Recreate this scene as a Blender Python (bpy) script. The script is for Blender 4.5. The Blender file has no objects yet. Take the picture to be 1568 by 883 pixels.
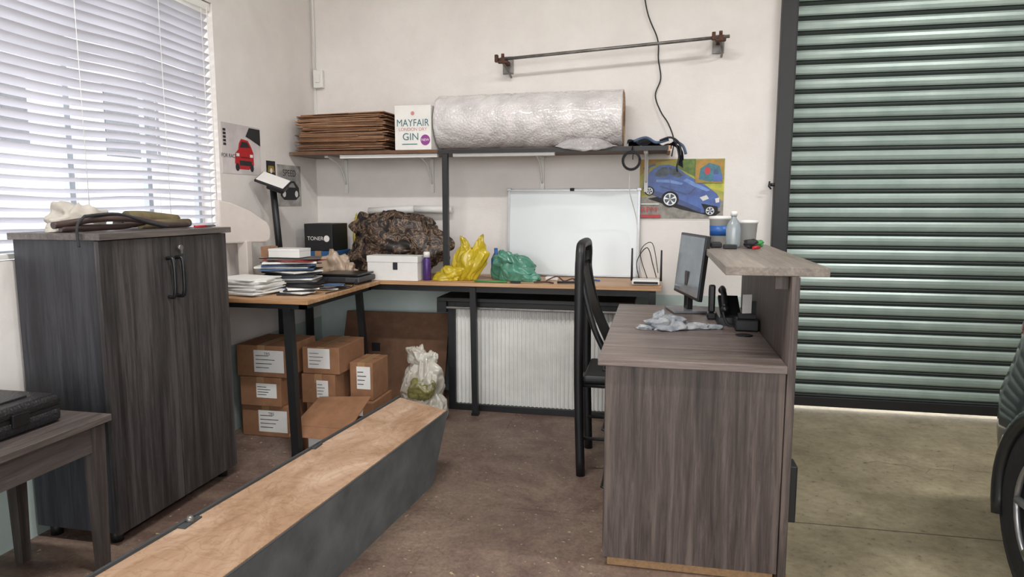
import bpy, bmesh, math, random
from mathutils import Vector, Matrix, noise
random.seed(7)
scene = bpy.context.scene

# ------------------------------------------------------------ colour / materials
def H(h, k=1.0):
    h = h.lstrip('#')
    out = []
    for i in (0, 2, 4):
        c = int(h[i:i+2], 16) / 255
        c = c/12.92 if c <= 0.04045 else ((c+0.055)/1.055)**2.4
        out.append(min(1, c*k))
    return (out[0], out[1], out[2], 1)

def base(name):
    m = bpy.data.materials.new(name); m.use_nodes = True
    nt = m.node_tree
    return m, nt, nt.nodes['Principled BSDF']

def N(nt, t, **kw):
    n = nt.nodes.new(t)
    for k, v in kw.items():
        if k in n.inputs: n.inputs[k].default_value = v
        else: setattr(n, k, v)
    return n

def mapping(nt, scale=(1, 1, 1), coord='Object'):
    tc = N(nt, 'ShaderNodeTexCoord'); mp = N(nt, 'ShaderNodeMapping')
    mp.inputs['Scale'].default_value = scale
    nt.links.new(tc.outputs[coord], mp.inputs['Vector'])
    return mp

def ramp(nt, stops, interp='LINEAR'):
    r = N(nt, 'ShaderNodeValToRGB'); cr = r.color_ramp; cr.interpolation = interp
    while len(cr.elements) < len(stops): cr.elements.new(0.5)
    for e, (p, c) in zip(cr.elements, stops):
        e.position = p; e.color = c
    return r

def MAT(name, c, rough=.6, metal=0, var=.12, scale=9, bump=0.0, bscale=60, c2=None, coat=0, trans=0, emis=0, spec=.5, detail=5):
    m, nt, p = base(name)
    c1 = H(c); cc2 = H(c2) if c2 else tuple(x*(1-var) for x in c1[:3])+(1,)
    mp = mapping(nt)
    n = N(nt, 'ShaderNodeTexNoise', Scale=scale, Detail=detail, Roughness=.6)
    nt.links.new(mp.outputs[0], n.inputs['Vector'])
    r = ramp(nt, [(.35, cc2), (.65, c1)])
    nt.links.new(n.outputs[0], r.inputs[0]); nt.links.new(r.outputs[0], p.inputs['Base Color'])
    p.inputs['Roughness'].default_value = rough; p.inputs['Metallic'].default_value = metal
    p.inputs['Specular IOR Level'].default_value = spec
    p.inputs['Coat Weight'].default_value = coat
    p.inputs['Transmission Weight'].default_value = trans
    if emis:
        p.inputs['Emission Color'].default_value = c1; p.inputs['Emission Strength'].default_value = emis
    if bump:
        n2 = N(nt, 'ShaderNodeTexNoise', Scale=bscale, Detail=4)
        nt.links.new(mp.outputs[0], n2.inputs['Vector'])
        b = N(nt, 'ShaderNodeBump', Strength=bump, Distance=.01)
        nt.links.new(n2.outputs[0], b.inputs['Height']); nt.links.new(b.outputs[0], p.inputs['Normal'])
    return m

def WOOD(name, dark, mid, light, axis='z', rough=.5, fine=70, broad=9, mixf=.4):
    m, nt, p = base(name)
    s = {'x': (.05, 1, 1), 'y': (1, .05, 1), 'z': (1, 1, .05)}[axis]
    mp = mapping(nt, s)
    a = N(nt, 'ShaderNodeTexNoise', Scale=fine, Detail=8, Roughness=.75, Distortion=.5)
    b = N(nt, 'ShaderNodeTexNoise', Scale=broad, Detail=3, Roughness=.55, Distortion=1.2)
    nt.links.new(mp.outputs[0], a.inputs['Vector']); nt.links.new(mp.outputs[0], b.inputs['Vector'])
    mx = N(nt, 'ShaderNodeMix', data_type='FLOAT'); mx.inputs[0].default_value = mixf
    nt.links.new(a.outputs[0], mx.inputs[2]); nt.links.new(b.outputs[0], mx.inputs[3])
    r = ramp(nt, [(.38, H(dark)), (.5, H(mid)), (.60, H(light))])
    nt.links.new(mx.outputs[0], r.inputs[0]); nt.links.new(r.outputs[0], p.inputs['Base Color'])
    p.inputs['Roughness'].default_value = rough
    bp = N(nt, 'ShaderNodeBump', Strength=.12, Distance=.004)
    nt.links.new(a.outputs[0], bp.inputs['Height']); nt.links.new(bp.outputs[0], p.inputs['Normal'])
    return m

# ------------------------------------------------------------ builder
def rotz(a): return Matrix.Rotation(math.radians(a), 4, 'Z')
def TR(x, y, z): return Matrix.Translation((x, y, z))

class Fr:
    """a flat drawing frame on a real surface"""
    def __init__(s, o, ux, uy):
        s.o = Vector(o); s.ux = Vector(ux); s.uy = Vector(uy); s.n = s.ux.cross(s.uy).normalized()
    def __call__(s, a, b, off=0): return s.o + s.ux*a + s.uy*b + s.n*off

class B:
    def __init__(s, name):
        s.name = name; s.bm = bmesh.new(); s.mats = []
    def mi(s, m):
        if m not in s.mats: s.mats.append(m)
        return s.mats.index(m)
    def merge(s, t, m, M=None, smooth=None):
        if M is not None: bmesh.ops.transform(t, matrix=M, verts=t.verts)
        i = s.mi(m)
        for f in t.faces:
            f.material_index = i
            if smooth is not None: f.smooth = smooth
        me = bpy.data.meshes.new('t'); t.to_mesh(me); t.free()
        s.bm.from_mesh(me); bpy.data.meshes.remove(me)
    def box(s, x0, y0, z0, x1, y1, z1, m, bev=0, M=None, seg=2):
        t = bmesh.new(); bmesh.ops.create_cube(t, size=1)
        bmesh.ops.transform(t, matrix=TR((x0+x1)/2, (y0+y1)/2, (z0+z1)/2) @ Matrix.Diagonal((abs(x1-x0), abs(y1-y0), abs(z1-z0), 1)), verts=t.verts)
        if bev: bmesh.ops.bevel(t, geom=list(t.edges), offset=bev, segments=seg, profile=.5, affect='EDGES')
        s.merge(t, m, M)
    def cyl(s, p0, p1, r0, m, r1=None, seg=20):
        p0 = Vector(p0); p1 = Vector(p1); d = p1-p0; L = d.length
        if r1 is None: r1 = r0
        t = bmesh.new(); bmesh.ops.create_cone(t, cap_ends=True, segments=seg, radius1=r0, radius2=r1, depth=L)
        for f in t.faces: f.smooth = abs(f.normal.z) < .9
        s.merge(t, m, Matrix.Translation((p0+p1)/2) @ d.to_track_quat('Z', 'Y').to_matrix().to_4x4())
    def loft(s, rings, m, smooth=True, caps=True, closed=True):
        t = bmesh.new(); vs = [[t.verts.new(p) for p in r] for r in rings]
        n = len(rings[0])
        for a, b in zip(vs[:-1], vs[1:]):
            for i in range(n if closed else n-1):
                j = (i+1) % n
                f = t.faces.new((a[i], a[j], b[j], b[i])); f.smooth = smooth
        if caps and closed:
            t.faces.new(vs[0][::-1]); t.faces.new(vs[-1])
        bmesh.ops.recalc_face_normals(t, faces=t.faces)
        s.merge(t, m)
    def tube(s, pts, r, m, seg=10, sub=0):
        P = [Vector(p) for p in pts]
        if sub:
            Q = []
            for i in range(len(P)-1):
                p0 = P[max(i-1, 0)]; p1 = P[i]; p2 = P[i+1]; p3 = P[min(i+2, len(P)-1)]
                for k in range(sub):
                    u = k/sub
                    Q.append(.5*((2*p1)+(p2-p0)*u+(2*p0-5*p1+4*p2-p3)*u*u+(3*p1-p0-3*p2+p3)*u**3))
            Q.append(P[-1]); P = Q
        rings = []; up = None
        for i, p in enumerate(P):
            d = (P[min(i+1, len(P)-1)]-P[max(i-1, 0)]).normalized()
            if up is None:
                up = Vector((0, 0, 1)) if abs(d.z) < .9 else Vector((1, 0, 0))
            u = (up-d*up.dot(d)).normalized(); up = u; v = d.cross(u)
            rr = r[i] if isinstance(r, list) else r
            rings.append([p+(u*math.cos(a)+v*math.sin(a))*rr for a in [2*math.pi*k/seg for k in range(seg)]])
        s.loft(rings, m)
    def lathe(s, c, prof, m, seg=28):
        c = Vector(c)
        s.loft([[c+Vector((r*math.cos(a), r*math.sin(a), z)) for a in [2*math.pi*k/seg for k in range(seg)]] for r, z in prof], m)
    def prism(s, fr, pts, th, m, bev=0):
        t = bmesh.new()
        a = [t.verts.new(fr(x, y, 0)) for x, y in pts]; b = [t.verts.new(fr(x, y, th)) for x, y in pts]
        n = len(pts); t.faces.new(a[::-1]); t.faces.new(b)
        for i in range(n): t.faces.new((a[i], a[(i+1) % n], b[(i+1) % n], b[i]))
        bmesh.ops.recalc_face_normals(t, faces=t.faces)
        if bev: bmesh.ops.bevel(t, geom=list(t.edges), offset=bev, segments=2, profile=.5, affect='EDGES')
        s.merge(t, m)
    def flat(s, fr, pts, m, off=.001):
        t = bmesh.new(); t.faces.new([t.verts.new(fr(x, y, off)) for x, y in pts]); s.merge(t, m)
    def disc(s, fr, x, y, rx, ry, m, off=.001, n=24):
        s.flat(fr, [(x+rx*math.cos(2*math.pi*k/n), y+ry*math.sin(2*math.pi*k/n)) for k in range(n)], m, off)
    def blob(s, c, r, m, amp=.3, freq=1.5, seed=0, sub=5, zmin=None, folds=1.0, fn=None, facets=46, rot=0):
        """limp crumpled film / cloth: flat creased facets plus gathered folds"""
        t = bmesh.new(); bmesh.ops.create_icosphere(t, subdivisions=sub, radius=1)
        o = Vector((seed*3.1, seed*1.7, seed*.9)); rn = random.Random(seed*13+5); G = []
        for _ in range(facets):
            g = Vector((rn.gauss(0, 1), rn.gauss(0, 1), rn.gauss(0, 1))).normalized(); G.append((g.x, g.y, g.z, 1+rn.uniform(-.30, .10)*amp*1.8))
        cr, sr = math.cos(rot), math.sin(rot)
        for v in t.verts:
            n = v.co.normalized(); d = 1.0
            if amp:
                q = (n+.22*Vector((noise.noise(n*1.7+o), noise.noise(n*1.7+o*1.7), noise.noise(n*1.7+o*.3)))).normalized()
                qx, qy, qz = q.x, q.y, q.z; d = 1.22
                for gx, gy, gz, h in G:
                    k = qx*gx+qy*gy+qz*gz
                    if k > .6 and h/k < d: d = h/k
                d *= 1+amp*.7*noise.noise(n*freq+o)
                az = math.atan2(n.y, n.x)
                d *= 1+.045*folds*math.sin(7*az+5*noise.noise(n*1.6+o))*(.35+.65*abs(n.z))
                d -= .05*folds*(1-min(1, abs(noise.noise(n*1.9+o*1.4))/.10))
            x, y, z = n.x*r[0]*d, n.y*r[1]*d, n.z*r[2]*d
            p = Vector((x, y, z))
            if fn: p = fn(n, p)
            p = Vector((p.x*cr-p.z*sr, p.y, p.x*sr+p.z*cr))+Vector(c)
            if zmin is not None and p.z < zmin: p.z = zmin+.0005
            v.co = p
        s.merge(t, m, smooth=True)
    def grid(s, nx, ny, f, m, smooth=True, thick=0):
        t = bmesh.new(); V = [[t.verts.new(f(i/nx, j/ny)) for j in range(ny+1)] for i in range(nx+1)]
        for i in range(nx):
            for j in range(ny):
                t.faces.new((V[i][j], V[i+1][j], V[i+1][j+1], V[i][j+1]))
        if thick:
            bmesh.ops.solidify(t, geom=list(t.faces), thickness=thick)
            bmesh.ops.recalc_face_normals(t, faces=t.faces)
        s.merge(t, m, smooth=smooth)
    def text(s, body, size, fr, x, y, m, off=.002, sx=1):
        cu = bpy.data.curves.new('t', 'FONT'); cu.body = body; cu.size = size; cu.align_x = 'CENTER'; cu.align_y = 'CENTER'
        ob = bpy.data.objects.new('t', cu); scene.collection.objects.link(ob)
        bpy.context.view_layer.update()
        me = bpy.data.meshes.new_from_object(ob.evaluated_get(bpy.context.evaluated_depsgraph_get()))
        bpy.data.objects.remove(ob)
        t = bmesh.new(); t.from_mesh(me); bpy.data.meshes.remove(me)
        ux = fr.ux.normalized(); uy = fr.uy.normalized(); o = fr(x, y, off)
        Mx = Matrix(((ux.x*sx, uy.x, fr.n.x, o.x), (ux.y*sx, uy.y, fr.n.y, o.y), (ux.z*sx, uy.z, fr.n.z, o.z), (0, 0, 0, 1)))
        s.merge(t, m, Mx)
    def done(s):
        me = bpy.data.meshes.new(s.name)
        co = [v.co for v in s.bm.verts]
        lo = Vector([min(c[i] for c in co) for i in range(3)]); hi = Vector([max(c[i] for c in co) for i in range(3)])
        o = Vector(((lo.x+hi.x)/2, (lo.y+hi.y)/2, lo.z))
        for v in s.bm.verts: v.co -= o
        s.bm.to_mesh(me); s.bm.free()
        for m in s.mats: me.materials.append(m)
        ob = bpy.data.objects.new(s.name, me); ob.location = o
        scene.collection.objects.link(ob)
        return ob

# ------------------------------------------------------------ shared materials
m_black = MAT('black_paint', '#17181b', .45, var=.3)
m_blackpl = MAT('black_plastic', '#141518', .35, var=.2)
m_white = MAT('white_plastic', '#e2e2df', .4, var=.05)
m_paper = MAT('paper', '#e3e2de', .8, var=.08)
m_steel = MAT('bare_steel', '#8a8784', .4, metal=.7, var=.4, scale=20)
m_card = MAT('cardboard', '#966c4e', .85, var=.22, scale=12)
m_card2 = MAT('cardboard_dark', '#74543f', .85, var=.3, scale=12)
m_cardl = MAT('cardboard_pale', '#b58e6f', .85, var=.25, scale=16)
m_cardm = MAT('cardboard_mid', '#9d785c', .85, var=.25, scale=16)
m_cardedge = MAT('cardboard_edge', '#c39c7c', .9, var=.3, scale=40)
m_rust = MAT('rust', '#5b3a2c', .8, var=.5, scale=30)
m_blue = MAT('blue_plastic', '#2b5fa8', .4)
m_red = MAT('red_paint', '#b8232a', .4)
m_green = MAT('green_print', '#3f8a4a', .5)
m_yellow = MAT('yellow_print', '#c9c14c', .6, c2='#7f9a3e', scale=14)
m_tape = MAT('packing_tape', '#a88560', .3)
m_ink = MAT('ink_dark', '#26262a', .7)
m_brownt = MAT('hose_rubber', '#463632', .5, var=.4, scale=15)
m_alu = MAT('aluminium', '#a9abad', .35, metal=.8)

# wall paint: off white above, old pale grey-green band low down
def wallmat(name, h):
    m, nt, p = base(name)
    tc = N(nt, 'ShaderNodeTexCoord'); sp = N(nt, 'ShaderNodeSeparateXYZ')
    nt.links.new(tc.outputs['Object'], sp.inputs[0])
    gt = N(nt, 'ShaderNodeMath', operation='GREATER_THAN'); gt.inputs[1].default_value = h
    nt.links.new(sp.outputs[2], gt.inputs[0])
    n = N(nt, 'ShaderNodeTexNoise', Scale=2.2, Detail=8, Roughness=.65)
    nt.links.new(tc.outputs['Object'], n.inputs['Vector'])
    up = ramp(nt, [(.3, H('#d8d3cf')), (.62, H('#e3dfdb'))]); lo = ramp(nt, [(.3, H('#a3b3af')), (.65, H('#bac8c4'))])
    nt.links.new(n.outputs[0], up.inputs[0]); nt.links.new(n.outputs[0], lo.inputs[0])
    mx = N(nt, 'ShaderNodeMix', data_type='RGBA')
    nt.links.new(gt.outputs[0], mx.inputs[0]); nt.links.new(lo.outputs[0], mx.inputs[6]); nt.links.new(up.outputs[0], mx.inputs[7])
    nt.links.new(mx.outputs[2], p.inputs['Base Color'])
    n2 = N(nt, 'ShaderNodeTexNoise', Scale=7, Detail=10, Roughness=.7)
    nt.links.new(tc.outputs['Object'], n2.inputs['Vector'])
    b = N(nt, 'ShaderNodeBump', Strength=.2, Distance=.02)
    nt.links.new(n2.outputs[0], b.inputs['Height']); nt.links.new(b.outputs[0], p.inputs['Normal'])
    p.inputs['Roughness'].default_value = .6
    return m
m_wall = wallmat('wall_paint', .72); m_walll = wallmat('wall_paint_left', .50)
m_ceil = MAT('ceiling_paint', '#e0dedb', .8)

def floormat_office():
    m, nt, p = base('floor_office_boards')
    mp = mapping(nt)
    br = N(nt, 'ShaderNodeTexBrick', Scale=1.0)
    br.inputs['Color1'].default_value = H('#66524a'); br.inputs['Color2'].default_value = H('#614d44'); br.inputs['Mortar'].default_value = H('#514138')
    br.inputs['Mortar Size'].default_value = .004; br.inputs['Brick Width'].default_value = 1.8; br.inputs['Row Height'].default_value = .9
    nt.links.new(mp.outputs[0], br.inputs['Vector'])
    n = N(nt, 'ShaderNodeTexNoise', Scale=2.4, Detail=12, Roughness=.75, Distortion=.4); nt.links.new(mp.outputs[0], n.inputs['Vector'])
    r = ramp(nt, [(.42, (0, 0, 0, 1)), (.72, (1, 1, 1, 1))]); nt.links.new(n.outputs[0], r.inputs[0])
    mx = N(nt, 'ShaderNodeMix', data_type='RGBA'); nt.links.new(r.outputs[0], mx.inputs[0])
    nt.links.new(br.outputs[0], mx.inputs[6]); mx.inputs[7].default_value = H('#93806f')
    n2 = N(nt, 'ShaderNodeTexNoise', Scale=60, Detail=6, Roughness=.85); nt.links.new(mp.outputs[0], n2.inputs['Vector'])
    r2 = ramp(nt, [(.38, (.42, .42, .42, 1)), (.56, (1, 1, 1, 1))]); nt.links.new(n2.outputs[0], r2.inputs[0])
    mu = N(nt, 'ShaderNodeMix', data_type='RGBA', blend_type='MULTIPLY'); mu.inputs[0].default_value = .6
    nt.links.new(mx.outputs[2], mu.inputs[6]); nt.links.new(r2.outputs[0], mu.inputs[7])
    n4 = N(nt, 'ShaderNodeTexNoise', Scale=48, Detail=2); nt.links.new(mp.outputs[0], n4.inputs['Vector'])
    r4 = ramp(nt, [(.69, (0, 0, 0, 1)), (.73, (1, 1, 1, 1))]); nt.links.new(n4.outputs[0], r4.inputs[0])
    m4 = N(nt, 'ShaderNodeMix', data_type='RGBA'); nt.links.new(r4.outputs[0], m4.inputs[0]); nt.links.new(mu.outputs[2], m4.inputs[6]); m4.inputs[7].default_value = H('#a8967f')
    nt.links.new(m4.outputs[2], p.inputs['Base Color']); p.inputs['Roughness'].default_value = .55
    return m
def concrete():
    m, nt, p = base('concrete')
    mp = mapping(nt)
    n = N(nt, 'ShaderNodeTexNoise', Scale=3, Detail=12, Roughness=.78); nt.links.new(mp.outputs[0], n.inputs['Vector'])
    r = ramp(nt, [(.32, H('#786e58')), (.5, H('#968b71')), (.68, H('#ada287'))]); nt.links.new(n.outputs[0], r.inputs[0])
    n3 = N(nt, 'ShaderNodeTexNoise', Scale=26, Detail=6, Roughness=.75); nt.links.new(mp.outputs[0], n3.inputs['Vector'])
    r2 = ramp(nt, [(.33, (.28, .28, .26, 1)), (.40, (.82, .82, .82, 1)), (.6, (1, 1, 1, 1))]); nt.links.new(n3.outputs[0], r2.inputs[0])
    mu = N(nt, 'ShaderNodeMix', data_type='RGBA', blend_type='MULTIPLY'); mu.inputs[0].default_value = .8
    nt.links.new(r.outputs[0], mu.inputs[6]); nt.links.new(r2.outputs[0], mu.inputs[7])
    nt.links.new(mu.outputs[2], p.inputs['Base Color']); p.inputs['Roughness'].default_value = .75
    b = N(nt, 'ShaderNodeBump', Strength=.2, Distance=.01); nt.links.new(n3.outputs[0], b.inputs['Height']); nt.links.new(b.outputs[0], p.inputs['Normal'])
    return m
m_floor = floormat_office(); m_conc = concrete()

# ------------------------------------------------------------ room shell
XL, YB, XR, YF, ZC = -2.37, 4.5, 4.3, -2.6, 3.5
b = B('floor')
b.box(XL-.2, YF-.2, -.12, .47, YB+.2, 0, m_floor)
b.box(.47, YF-.2, -.12, XR+.2, YB+.2, 0, m_conc)
m_joint = MAT('joint_dirt', '#5b5748', .9)
b.box(.47, 2.86, 0, XR, 2.866, .0008, m_joint)
b.box(2.6, YF, 0, 2.606, 2.86, .0008, m_joint)
P = [(1.05+.9*i/14+.02*math.sin(i*2.3), 3.62+.05*math.sin(i*1.1)+.03*math.sin(i*2.9)) for i in range(15)]
for (xa, ya), (xb, yb) in zip(P[:-1], P[1:]): b.flat(Fr((0, 0, 0), (1, 0, 0), (0, 1, 0)), [(xa, ya-.0015), (xb, yb-.0015), (xb, yb+.0015), (xa, ya+.0015)], m_joint, .0007)
b.done()
b = B('ground'); b.box(-30, -30, -.2, 30, 30, -.13, MAT('ground_dirt', '#b5ad9e', .9, scale=1)); b.done()
b = B('neighbour_building')
mnb = MAT('neighbour_render', '#b3bac1', .8, scale=1); b.box(-14, 4.0, -.13, -10, 16, 6.2, mnb); b.box(-14.3, 3.7, 6.2, -9.7, 16.3, 6.5, MAT('roof_sheet', '#7d868f', .5))
for y in (5, 8, 11): b.box(-10.05, y, 2.2, -9.98, y+1.4, 3.6, MAT('dark_window', '#4a5058', .2))
b.done()
b = B('wall_back')
b.box(XL-.2, YB, 0, .72, YB+.2, ZC, m_wall)
b.box(.72, YB, 3.05, 3.6, YB+.2, ZC, m_wall)
b.box(3.6, YB, 0, XR+.2, YB+.2, ZC, m_wall)
b.done()
WY0, WY1, WZ0, WZ1 = .7, 3.40, 1.09, 2.37
b = B('wall_left')
b.box(XL-.2, YF, 0, XL, WY0, ZC, m_walll); b.box(XL-.2, WY1, 0, XL, YB, ZC, m_walll)
b.box(XL-.2, WY0, 0, XL, WY1, WZ0, m_walll); b.box(XL-.2, WY0, WZ1, XL, WY1, ZC, m_walll)
b.done()
b = B('wall_right'); b.box(XR, YF, 0, XR+.2, YB, ZC, m_wall); b.done()
b = B('wall_front')
b.box(XL-.2, YF-.2, 0, -1.9, YF, ZC, m_wall); b.box(3.9, YF-.2, 0, XR+.2, YF, ZC, m_wall)
b.box(-1.9, YF-.2, 3.1, 3.9, YF, ZC, m_wall)
b.done()
b = B('ceiling'); b.box(XL-.2, YF-.2, ZC, XR+.2, YB+.2, ZC+.12, m_ceil); b.done()

# window
m_wf = MAT('window_frame_steel', '#a9b1b8', .5)
def glassmat():
    m, nt, p = base('window_glass')
    t = N(nt, 'ShaderNodeBsdfTransparent'); g = N(nt, 'ShaderNodeBsdfGlossy', Roughness=.02); mx = N(nt, 'ShaderNodeMixShader')
    mx.inputs[0].default_value = .06
    nt.links.new(t.outputs[0], mx.inputs[1]); nt.links.new(g.outputs[0], mx.inputs[2])
    nt.links.new(mx.outputs[0], nt.nodes['Material Output'].inputs[0]); return m
b = B('window_1'); xw = XL-.15
for y in (WY0, 1.11, 1.58, 2.05, 2.52, 2.99, WY1-.03): b.box(xw, y, WZ0, xw+.03, y+.03, WZ1, m_wf)
for z in (WZ0, 1.98, WZ1-.03): b.box(xw+.002, WY0, z, xw+.028, WY1, z+.03, m_wf)
b.box(xw+.012, WY0, WZ0, xw+.015, WY1, WZ1, glassmat())
b.done()

# venetian blind (hung inside the window reveal)
def slatmat():
    m, nt, p = base('blind_slat')
    d = N(nt, 'ShaderNodeBsdfDiffuse', Color=H('#d2d2d8')); t = N(nt, 'ShaderNodeBsdfTranslucent', Color=H('#d8d8e2')); mx = N(nt, 'ShaderNodeMixShader')
    mx.inputs[0].default_value = .2
    nt.links.new(d.outputs[0], mx.inputs[1]); nt.links.new(t.outputs[0], mx.inputs[2])
    nt.links.new(mx.outputs[0], nt.nodes['Material Output'].inputs[0]); return m
m_slat = slatmat()
b = B('venetian_blind'); bx = XL-.036; by0, by1 = WY0+.01, WY1-.008
b.box(bx-.03, by0, WZ1-.045, bx+.03, by1, WZ1-.003, m_white, .004)
zs = WZ1-.075
while zs > WZ0+.035:
    fz = (zs-WZ0)/(WZ1-WZ0)
    tilt = math.radians(-(15+24*min(1, fz*1.3))+random.uniform(-3, 3)); dz = random.uniform(-.003, .003); ph = random.uniform(0, 9)
    def f(u, v, zs=zs, tilt=tilt, ph=ph, dz=dz):
        y = by0+(by1-by0)*u; w = (v-.5)*.05; c = .004*(1-(2*v-1)**2)
        tl = tilt+.25*noise.noise(Vector((u*6, ph, 3)))
        x = bx+w*math.cos(tl)+c*math.sin(tl); z = zs+dz-w*math.sin(tl)+c*math.cos(tl)
        sag = .005*math.sin(u*17+.4)+.004*noise.noise(Vector((u*6, ph, 0)))
        return Vector((x, y, z+sag))
    b.grid(48, 4, f, m_slat); zs -= .0405
b.box(bx-.022, by0, WZ0+.006, bx+.022, by1, WZ0+.026, m_white, .004)
for y in (1.0, 1.5, 2.02, 2.5, 3.0, 3.32):
    for dx in (-.027, .027): b.cyl((bx+dx, y, WZ0+.02), (bx+dx, y, WZ1-.02), .0016, m_white, seg=6)
b.tube([(bx+.033, 3.36, WZ1-.03), (bx+.034, 3.362, 1.9), (bx+.034, 3.36, 1.3)], .0025, m_white, 6)
b.done()

# ------------------------------------------------------------ roller door
m_roll = MAT('roller_door_green', '#a3b2ac', .32, metal=.18, c2='#899b94', scale=3, detail=8)
m_rolld = MAT('roller_door_groove', '#26302d', .6)
b = B('door_1'); yd = 4.56; z = .09; DX0, DX1 = .79, 3.6; pitch = .086
t = bmesh.new(); rows = []
while z < 3.2:
    for tt, d in ((0, .0), (.12, .004), (.18, -.004), (.28, -.010), (.5, -.014), (.7, -.012), (.84, -.006), (.9, .004)):
        rows.append((z+pitch*tt, d, tt))
    z += pitch
V = [[t.verts.new((x, yd+d, zz)) for x in (DX0, 1.6, 2.5, DX1)] for zz, d, tt in rows]
gi = b.mi(m_roll); gd = b.mi(m_rolld); tags = []
for i in range(len(V)-1):
    for j in range(3):
        t.faces.new((V[i][j], V[i][j+1], V[i+1][j+1], V[i+1][j])); tags.append(gd if rows[i][2] in (.84, .9, 0, .12) else gi)
for f, g in zip(list(t.faces), tags): f.material_index = g
bmesh.ops.recalc_face_normals(t, faces=t.faces)
tm = bpy.data.meshes.new('t'); t.to_mesh(tm); t.free(); b.bm.from_mesh(tm); bpy.data.meshes.remove(tm)
b.box(DX0, yd-.035, .028, DX1, yd+.02, .09, m_black, .004)
b.done()
b = B('trim_1')
b.box(.69, YB-.06, 0, .775, YB-.001, 3.05, m_black, .003)
b.box(.722, YB-.001, 0, .79, YB+.10, 3.05, m_black)
b.cyl((.665, YB-.05, 1.42), (.695, YB-.05, 1.42), .010, m_black)
b.tube([(.66, YB-.06, 1.44), (.655, YB-.07, 1.41), (.67, YB-.06, 1.395)], .005, m_black)
b.box(.776, YB-.05, .14, .81, YB+.01, .50, m_black, .004)
b.done()
b = B('trim_2'); b.box(3.55, YB-.07, 0, 3.62, YB-.001, 3.05, m_black, .003); b.done()

# ------------------------------------------------------------ reception desk
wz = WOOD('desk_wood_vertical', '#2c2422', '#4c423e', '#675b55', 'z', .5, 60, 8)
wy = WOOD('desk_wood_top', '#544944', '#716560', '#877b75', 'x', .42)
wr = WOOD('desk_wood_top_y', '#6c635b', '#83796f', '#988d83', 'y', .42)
m_chip = MAT('chipboard_raw', '#a07f5c', .85, var=.3, scale=60)
b = B('reception_desk')
b.box(-.165, 2.355, .035, .43, 2.38, .744, wz, .0015)
b.box(-.15, 2.37, 0, .42, 2.40, .035, m_chip)
b.box(.432, 2.345, .02, .458, 3.68, 1.066, wz, .002)
b.box(-.192, 2.335, .745, .431, 3.675, .771, wy, .003)
b.box(-.12, 3.635, .0, .43, 3.66, .744, wz, .0015)
b.box(-.15, 2.38, .02, -.132, 2.86, .742, wz)
b.box(-.15, 2.86, .02, .43, 2.878, .744, wz)
for i, (z0, z1) in enumerate(((.05, .27), (.28, .50), (.51, .735))):
    b.box(-.170, 2.395, z0, -.151, 2.865, z1, wz, .002)
    b.tube([(-.17, 2.55, z1-.06), (-.188, 2.56, z1-.06), (-.188, 2.70, z1-.06), (-.17, 2.71, z1-.06)], .005, m_blackpl)
b.box(.225, 2.36, 1.067, .550, 3.71, 1.096, wr, .002)
b.box(.39, 2.40, 1.02, .431, 2.44, 1.066, wz); b.box(.40, 3.5, 1.02, .431, 3.54, 1.066, wz)
b.box(.459, 2.37, .22, .485, 2.45, .42, m_black, .004)
b.box(.43, 2.345, 0, .47, 3.67, .02, m_chip)
b.lathe((.355, 2.87, .7715), [(.03, 0), (.034, .003), (.028, .004), (.022, .003)], m_blackpl)
b.done()

# ------------------------------------------------------------ cabinet
cz = WOOD('cabinet_wood', '#1d1b1c', '#373434', '#504c4c', 'z', .45, 60, 8)
czs = WOOD('cabinet_wood_side', '#1b1c20', '#2c2d32', '#3c3d43', 'z', .5, 60, 8)
ct = WOOD('cabinet_wood_top', '#443f3c', '#5a5350', '#6f6762', 'y', .4)
b = B('storage_cabinet')
b.box(-2.355, 2.11, .05, -2.0, 2.13, 1.17, czs); b.box(-2.355, 2.83, .05, -2.0, 2.85, 1.17, czs)
b.box(-2.355, 2.13, .05, -2.335, 2.83, 1.17, czs); b.box(-2.335, 2.13, .05, -2.0, 2.83, .07, czs)
b.box(-1.998, 2.106, .045, -1.979, 2.479, 1.168, cz, .001); b.box(-1.998, 2.483, .045, -1.979, 2.856, 1.168, cz, .001)
b.box(-2.365, 2.095, 1.171, -1.962, 2.875, 1.196, ct, .002)
for x in (-2.31, -2.03):
    for y in (2.15, 2.81): b.cyl((x, y, 0), (x, y, .05), .022, m_black)
b.tube([(-1.98, 2.455, 1.08), (-1.95, 2.455, 1.075), (-1.945, 2.455, 1.0), (-1.95, 2.455, .925), (-1.98, 2.455, .92)], .008, m_blackpl, sub=4)
b.tube([(-1.98, 2.51, 1.08), (-1.95, 2.51, 1.075), (-1.945, 2.51, 1.0), (-1.95, 2.51, .925), (-1.98, 2.51, .92)], .008, m_blackpl, sub=4)
b.cyl((-1.979, 2.53, 1.12), (-1.965, 2.53, 1.12), .012, m_steel); b.box(-1.966, 2.526, 1.095, -1.962, 2.534, 1.125, m_steel)
b.done()

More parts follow.
